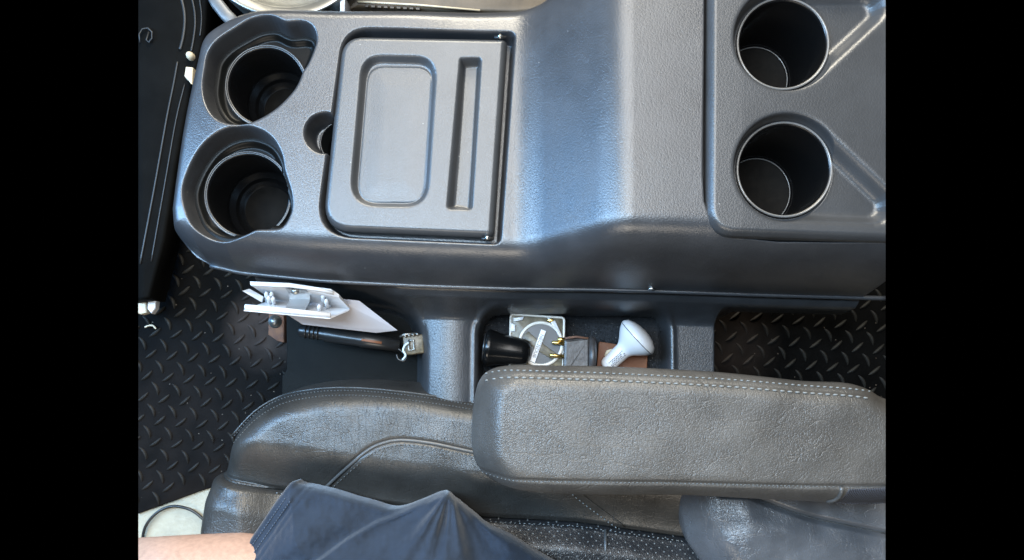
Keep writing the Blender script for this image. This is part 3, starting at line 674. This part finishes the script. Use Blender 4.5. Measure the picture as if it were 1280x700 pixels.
for x, y in ((333, 370), (339.5, 370), (336, 375), (341.5, 376), (404, 373), (408, 379), (399, 386)):
    mk('post', *tube([Wp(x+2, y+9, -122), Wp(x, y-2, -84), Wp(x, y-4.5, -80)], [3.4*U, 3*U, 1.6*U], 10), M['white'], cl)
sp = []
for x in (358, 384):
    sp.append([Wp(x-1, 360.5+(x-358)*.1, -62), Wp(x+3, 367, -84), Wp(x+3.5, 374, -92), Wp(x+2.5, 378.5, -86), Wp(x, 383, -80), Wp(x-3, 389.5, -60)])
v = sp[0]+sp[1]; f = [(i, i+1, i+7, i+6) for i in range(5)]
mk('spring', v+[a-Vector((0, 0, 2*U)) for a in v], f+[tuple(12+i for i in x)[::-1] for x in f], M['spring'], cl, False)
mk('rivet', *lathe(Wp(369, 363.5, -70), [(.00001, 3*U), (4.5*U, 2.5*U), (5.5*U, 0)], 16), M['silver'], cl)
o = mk('card', *slab([Wp(415, 372, -106), Wp(449, 376, -112), Wp(497, 413, -150), Wp(470, 416, -158), Wp(378, 405.5, -150), Wp(360, 394, -128), Wp(385, 380, -125)], 1.5, (0, 0, -1)), M['card'], None, False)
tag(o, 'white card held in the spring clip and slanting into the pocket', 'card')
# ------------------------------------------------------------------ black rod
rd = thing('black_rod', 'black plastic rod tool lying in the pocket under the white card', 'tool', Wp(440, 418, -190))
def rp(t, dz_=0): return Wp(374+(500-374)*t, 413+(432-413)*t, -172+dz_)
mk('shaft', *tube([rp(t) for t in (0, .02, .25, .27, .6, .62, 1)], [7.5*U, 9*U, 9*U, 11*U, 10*U, 11*U, 9.5*U], 14), M['blackplastic'], rd)
for t in (.06, .1, .14, .18): mk('grip_ring', *tube([rp(t), rp(t+.018)], 10.2*U, 14), M['blackplastic'], rd)
mk('window', *tube([rp(.62, 9), rp(.82, 9)], 2.5*U, 6), M['brown'], rd)
mk('ferrule', *prism(plp([(503, 420), (529, 417), (530, 441), (505, 444)], -160), -182, -160, 3), M['tanpart'], rd)
mk('clasp', *tube([Wp(x, y, -157) for x, y in [(511, 425), (517, 425), (518, 437), (511, 438), (511, 425)]], 1.5*U, 6), M['silver'], rd)
for k in range(4): mk('contact', *tube([Wp(505+k*5, 418.5-k*.7, -158), Wp(508+k*5, 421-k*.7, -158)], 1.8*U, 6), M['silver'], rd)
mk('contact', *tube([Wp(500, 421, -160), Wp(505, 418, -158), Wp(520, 417, -158)], 1.8*U, 6), M['silver'], rd)
mk('wire', *tube([Wp(x, y, -155) for x, y in catmull([(511, 428), (506, 432), (504, 438), (507, 444), (503, 450)], 5, False)], 1.5*U, 8), M['wire'], rd)
mk('wire_loop', *tube([Wp(x, y, -160) for x, y in catmull([(498, 436), (503, 440), (508, 446), (505, 451), (498, 449), (496, 443)], 5, False)], 1.6*U, 8), M['blackplastic'], rd)
# ------------------------------------------------------------------ things in the tray
TZ = LZ-52
tz = TZ+4
cap = thing('black_knob', 'glossy black flared stopper lying at the left end of the tray', 'knob', Wp(635, 437, TZ))  # black plastic knob with a flared end
a0, a1 = Wp(606, 434, tz+24), Wp(664, 442, tz+26); ax = (a1-a0)
L_ = ax.length
mk('body', *lathe(a0, [(a*U, L_*t) for a, t in [(.00001, 0), (22, .0), (26, .03), (27.5, .08), (26.5, .14), (23.5, .3), (21.5, .55), (20, .8), (18, .92), (12, .98), (.00001, 1)]], 32, ax), M['gloss'], cap)
mk('end_plate', *lathe(a0-ax.normalized()*1.5*U, [(.00001, 0), (21*U, 0), (21*U, 1.4*U)], 32, ax), M['blackplastic'], cap)
# clear box
bx = thing('clear_box', 'clear square plastic box with a round insert and a lettered label', 'box', Wp(672, 425, TZ))
bz = tz+22
bp = rounded(plp([(638.5, 392.5), (705.5, 397), (704, 470), (637, 470)], bz), 5, 4)
mk('shell', *prism(bp, TZ+2, bz-4, 2), M['tanpart'], bx)
rim_pts = bp+[bp[0]]
mk('edge', *tube([W(x, y, bz-3) for x, y in rim_pts], 1.8*U, 6), M['pale'], bx)
rc = Wp(676, 430, bz-2)
mk('ring', *lathe(rc, [((26.5+2*math.cos(t))*U*1.17, 2*math.sin(t)*U) for t in np.linspace(0, 2*math.pi, 9)], 48), M['pale'], bx)
mk('disc', *lathe(rc, [(25*U*1.17, 0), (.00001, .4*U)], 40), M['disc'], bx)
mk('wedge', *prism(plp([(654, 419), (660, 414), (671, 424), (694, 441), (700, 447), (690, 449), (668, 436)], bz+1), bz-2, bz+.2, .8), M['tanpart'], bx)
mk('wedge', *prism(plp([(684, 397), (694, 401), (702, 418), (699, 422), (692, 408)], bz-1), bz-3, bz-.5, .6), M['white'], bx)
mk('wedge', *prism(plp([(642, 398), (655, 395.5), (653, 400), (643, 402)], bz-1), bz-3, bz-.5, .6), M['white'], bx)
mk('wedge', *prism(plp([(639, 404), (644, 406), (644, 414), (639, 414)], bz-1), bz-3, bz-.5, .6), M['white'], bx)
mk('wedge', *prism(plp([(684, 400), (690, 398), (693, 401), (687, 403)], bz+1), bz-2, bz+.5, .6), M['brass'], bx)
lab = mk('label_strip', *prism(plp([(676.5, 411.5), (682.5, 414), (668.5, 453.5), (662.5, 451)], bz+2.5), bz+.5, bz+2.5, .3), M['white'], bx, False)
def lettering(txt, size, origin, ang, mat_, par, name='lettering'):
    cu = bpy.data.curves.new(name, 'FONT'); cu.body = txt; cu.size = size; cu.extrude = .00005; cu.align_x = 'CENTER'; cu.align_y = 'CENTER'
    to = bpy.data.objects.new(name, cu); COL.objects.link(to); dg = bpy.context.evaluated_depsgraph_get(); dg.update()
    me = to.evaluated_get(dg).to_mesh(); vs = [v.co.copy() for v in me.vertices]; fs_ = [tuple(p.vertices) for p in me.polygons]
    to.to_mesh_clear(); bpy.data.objects.remove(to); bpy.data.curves.remove(cu)
    R = Matrix.Rotation(ang, 3, 'Z'); vs = [Vector(origin)+R@v for v in vs]
    return mk(name, vs, fs_, mat_, par, False)
lettering('NEC2EDUB', 6.2*U*1.15, Wp(672.5, 432.5, bz+2.9), math.radians(-110), M['print'], lab)
# smoked plug with gold pins
pg = thing('adapter_plug', 'grey smoked plastic plug with two gold pins in the tray', 'plug', Wp(722, 440, TZ))
mk('body', *prism(rounded(plp([(705, 424), (738, 421), (738, 470), (704, 470)], tz+34), 3, 3), TZ+2, tz+34, 4), M['smoke'], pg, False)
mk('flange', *lathe(Wp(738, 446, tz+22), [(.00001, 6*U), (27*U, 6*U), (30*U, 3*U), (30*U, -3*U), (.00001, -3*U)], 32, (1, -.05, 0)), M['smoke'], pg)
mk('top_edge', *tube([Wp(706, 423, tz+35), Wp(720, 421, tz+35), Wp(735, 423, tz+35)], 1.8*U, 6), M['rust'], pg)
for y, x in ((428, 690), (444, 687)):
    mk('pin', *tube([Wp(706, y+1.5, tz+30), Wp(x+.6, y, tz+30), Wp(x, y, tz+30)], [2.7*U, 2.7*U, 1.5*U], 10), M['brass'], pg)
mk('collar', *tube([Wp(697, 424, tz+28), Wp(706, 425, tz+28)], 3.6*U, 10), M['brass'], pg)
# brown card
o = mk('brown_card', *prism(rounded(plp([(748.5, 427), (757, 428), (810, 437), (808, 475), (745, 475)], TZ+4), 3, 3), TZ+1.5, TZ+4, .8), M['brown'])
tag(o, 'brown leather card lying flat under the white charger in the tray', 'card')
# white charger
chg = thing('car_charger', 'white flared car charger lying on the brown card in the tray', 'charger', Wp(780, 430, TZ))
b0 = Wp(757, 458, tz+20); b1 = Wp(800, 419, tz+34); ax = b1-b0; L_ = ax.length; k_ = U*1.16
mk('barrel', *lathe(b0, [(a*k_, L_*t) for a, t in [(.00001, -.04), (6, -.03), (9, .02), (10, .1), (10.3, .3), (10.6, .5), (11.6, .55), (14.5, .62), (19.5, .71), (24, .80), (27.2, .90)]], 40, ax), M['white'], chg)
mk('cap', *lathe(b0, [(a*k_, L_*t) for a, t in [(27.5, .915), (27.2, .96), (24, 1.04), (16, 1.11), (8, 1.14), (.01, 1.15)]], 40, ax), M['white'], chg)
mk('seam', *lathe(b0, [(a*k_, L_*t) for a, t in [(26.6, .895), (27.2, .908), (26.6, .92)]], 40, ax), M['blackplastic'], chg)
n_ = ax.normalized(); side = n_.cross(Vector((0, 0, 1))).normalized(); upv = side.cross(n_)
tabp = b0+n_*L_*.25-side*10.5*k_
mk('contact_spring', *tube([tabp-n_*6*k_, tabp-side*1.6*k_, tabp+n_*6*k_], [1*k_, 2.2*k_, 1*k_], 8), M['cream'], chg)
mb = MB()
for row in range(4):
    t = .12
    while t < .62:
        ln = random.uniform(.015, .05)
        if random.random() < .8:
            c0 = b0+n_*L_*t+upv*10.75*k_+side*(row*2.1-1.0)*k_-upv*(((row*2.1-1.0)/10.5)**2*5)*k_
            c1 = c0+n_*L_*ln; h_ = side*.55*k_
            mb.add([c0-h_, c1-h_, c1+h_, c0+h_], [(0, 1, 2, 3)])
        t += ln+.02
mb.build('printed_text', M['print'], chg, False)
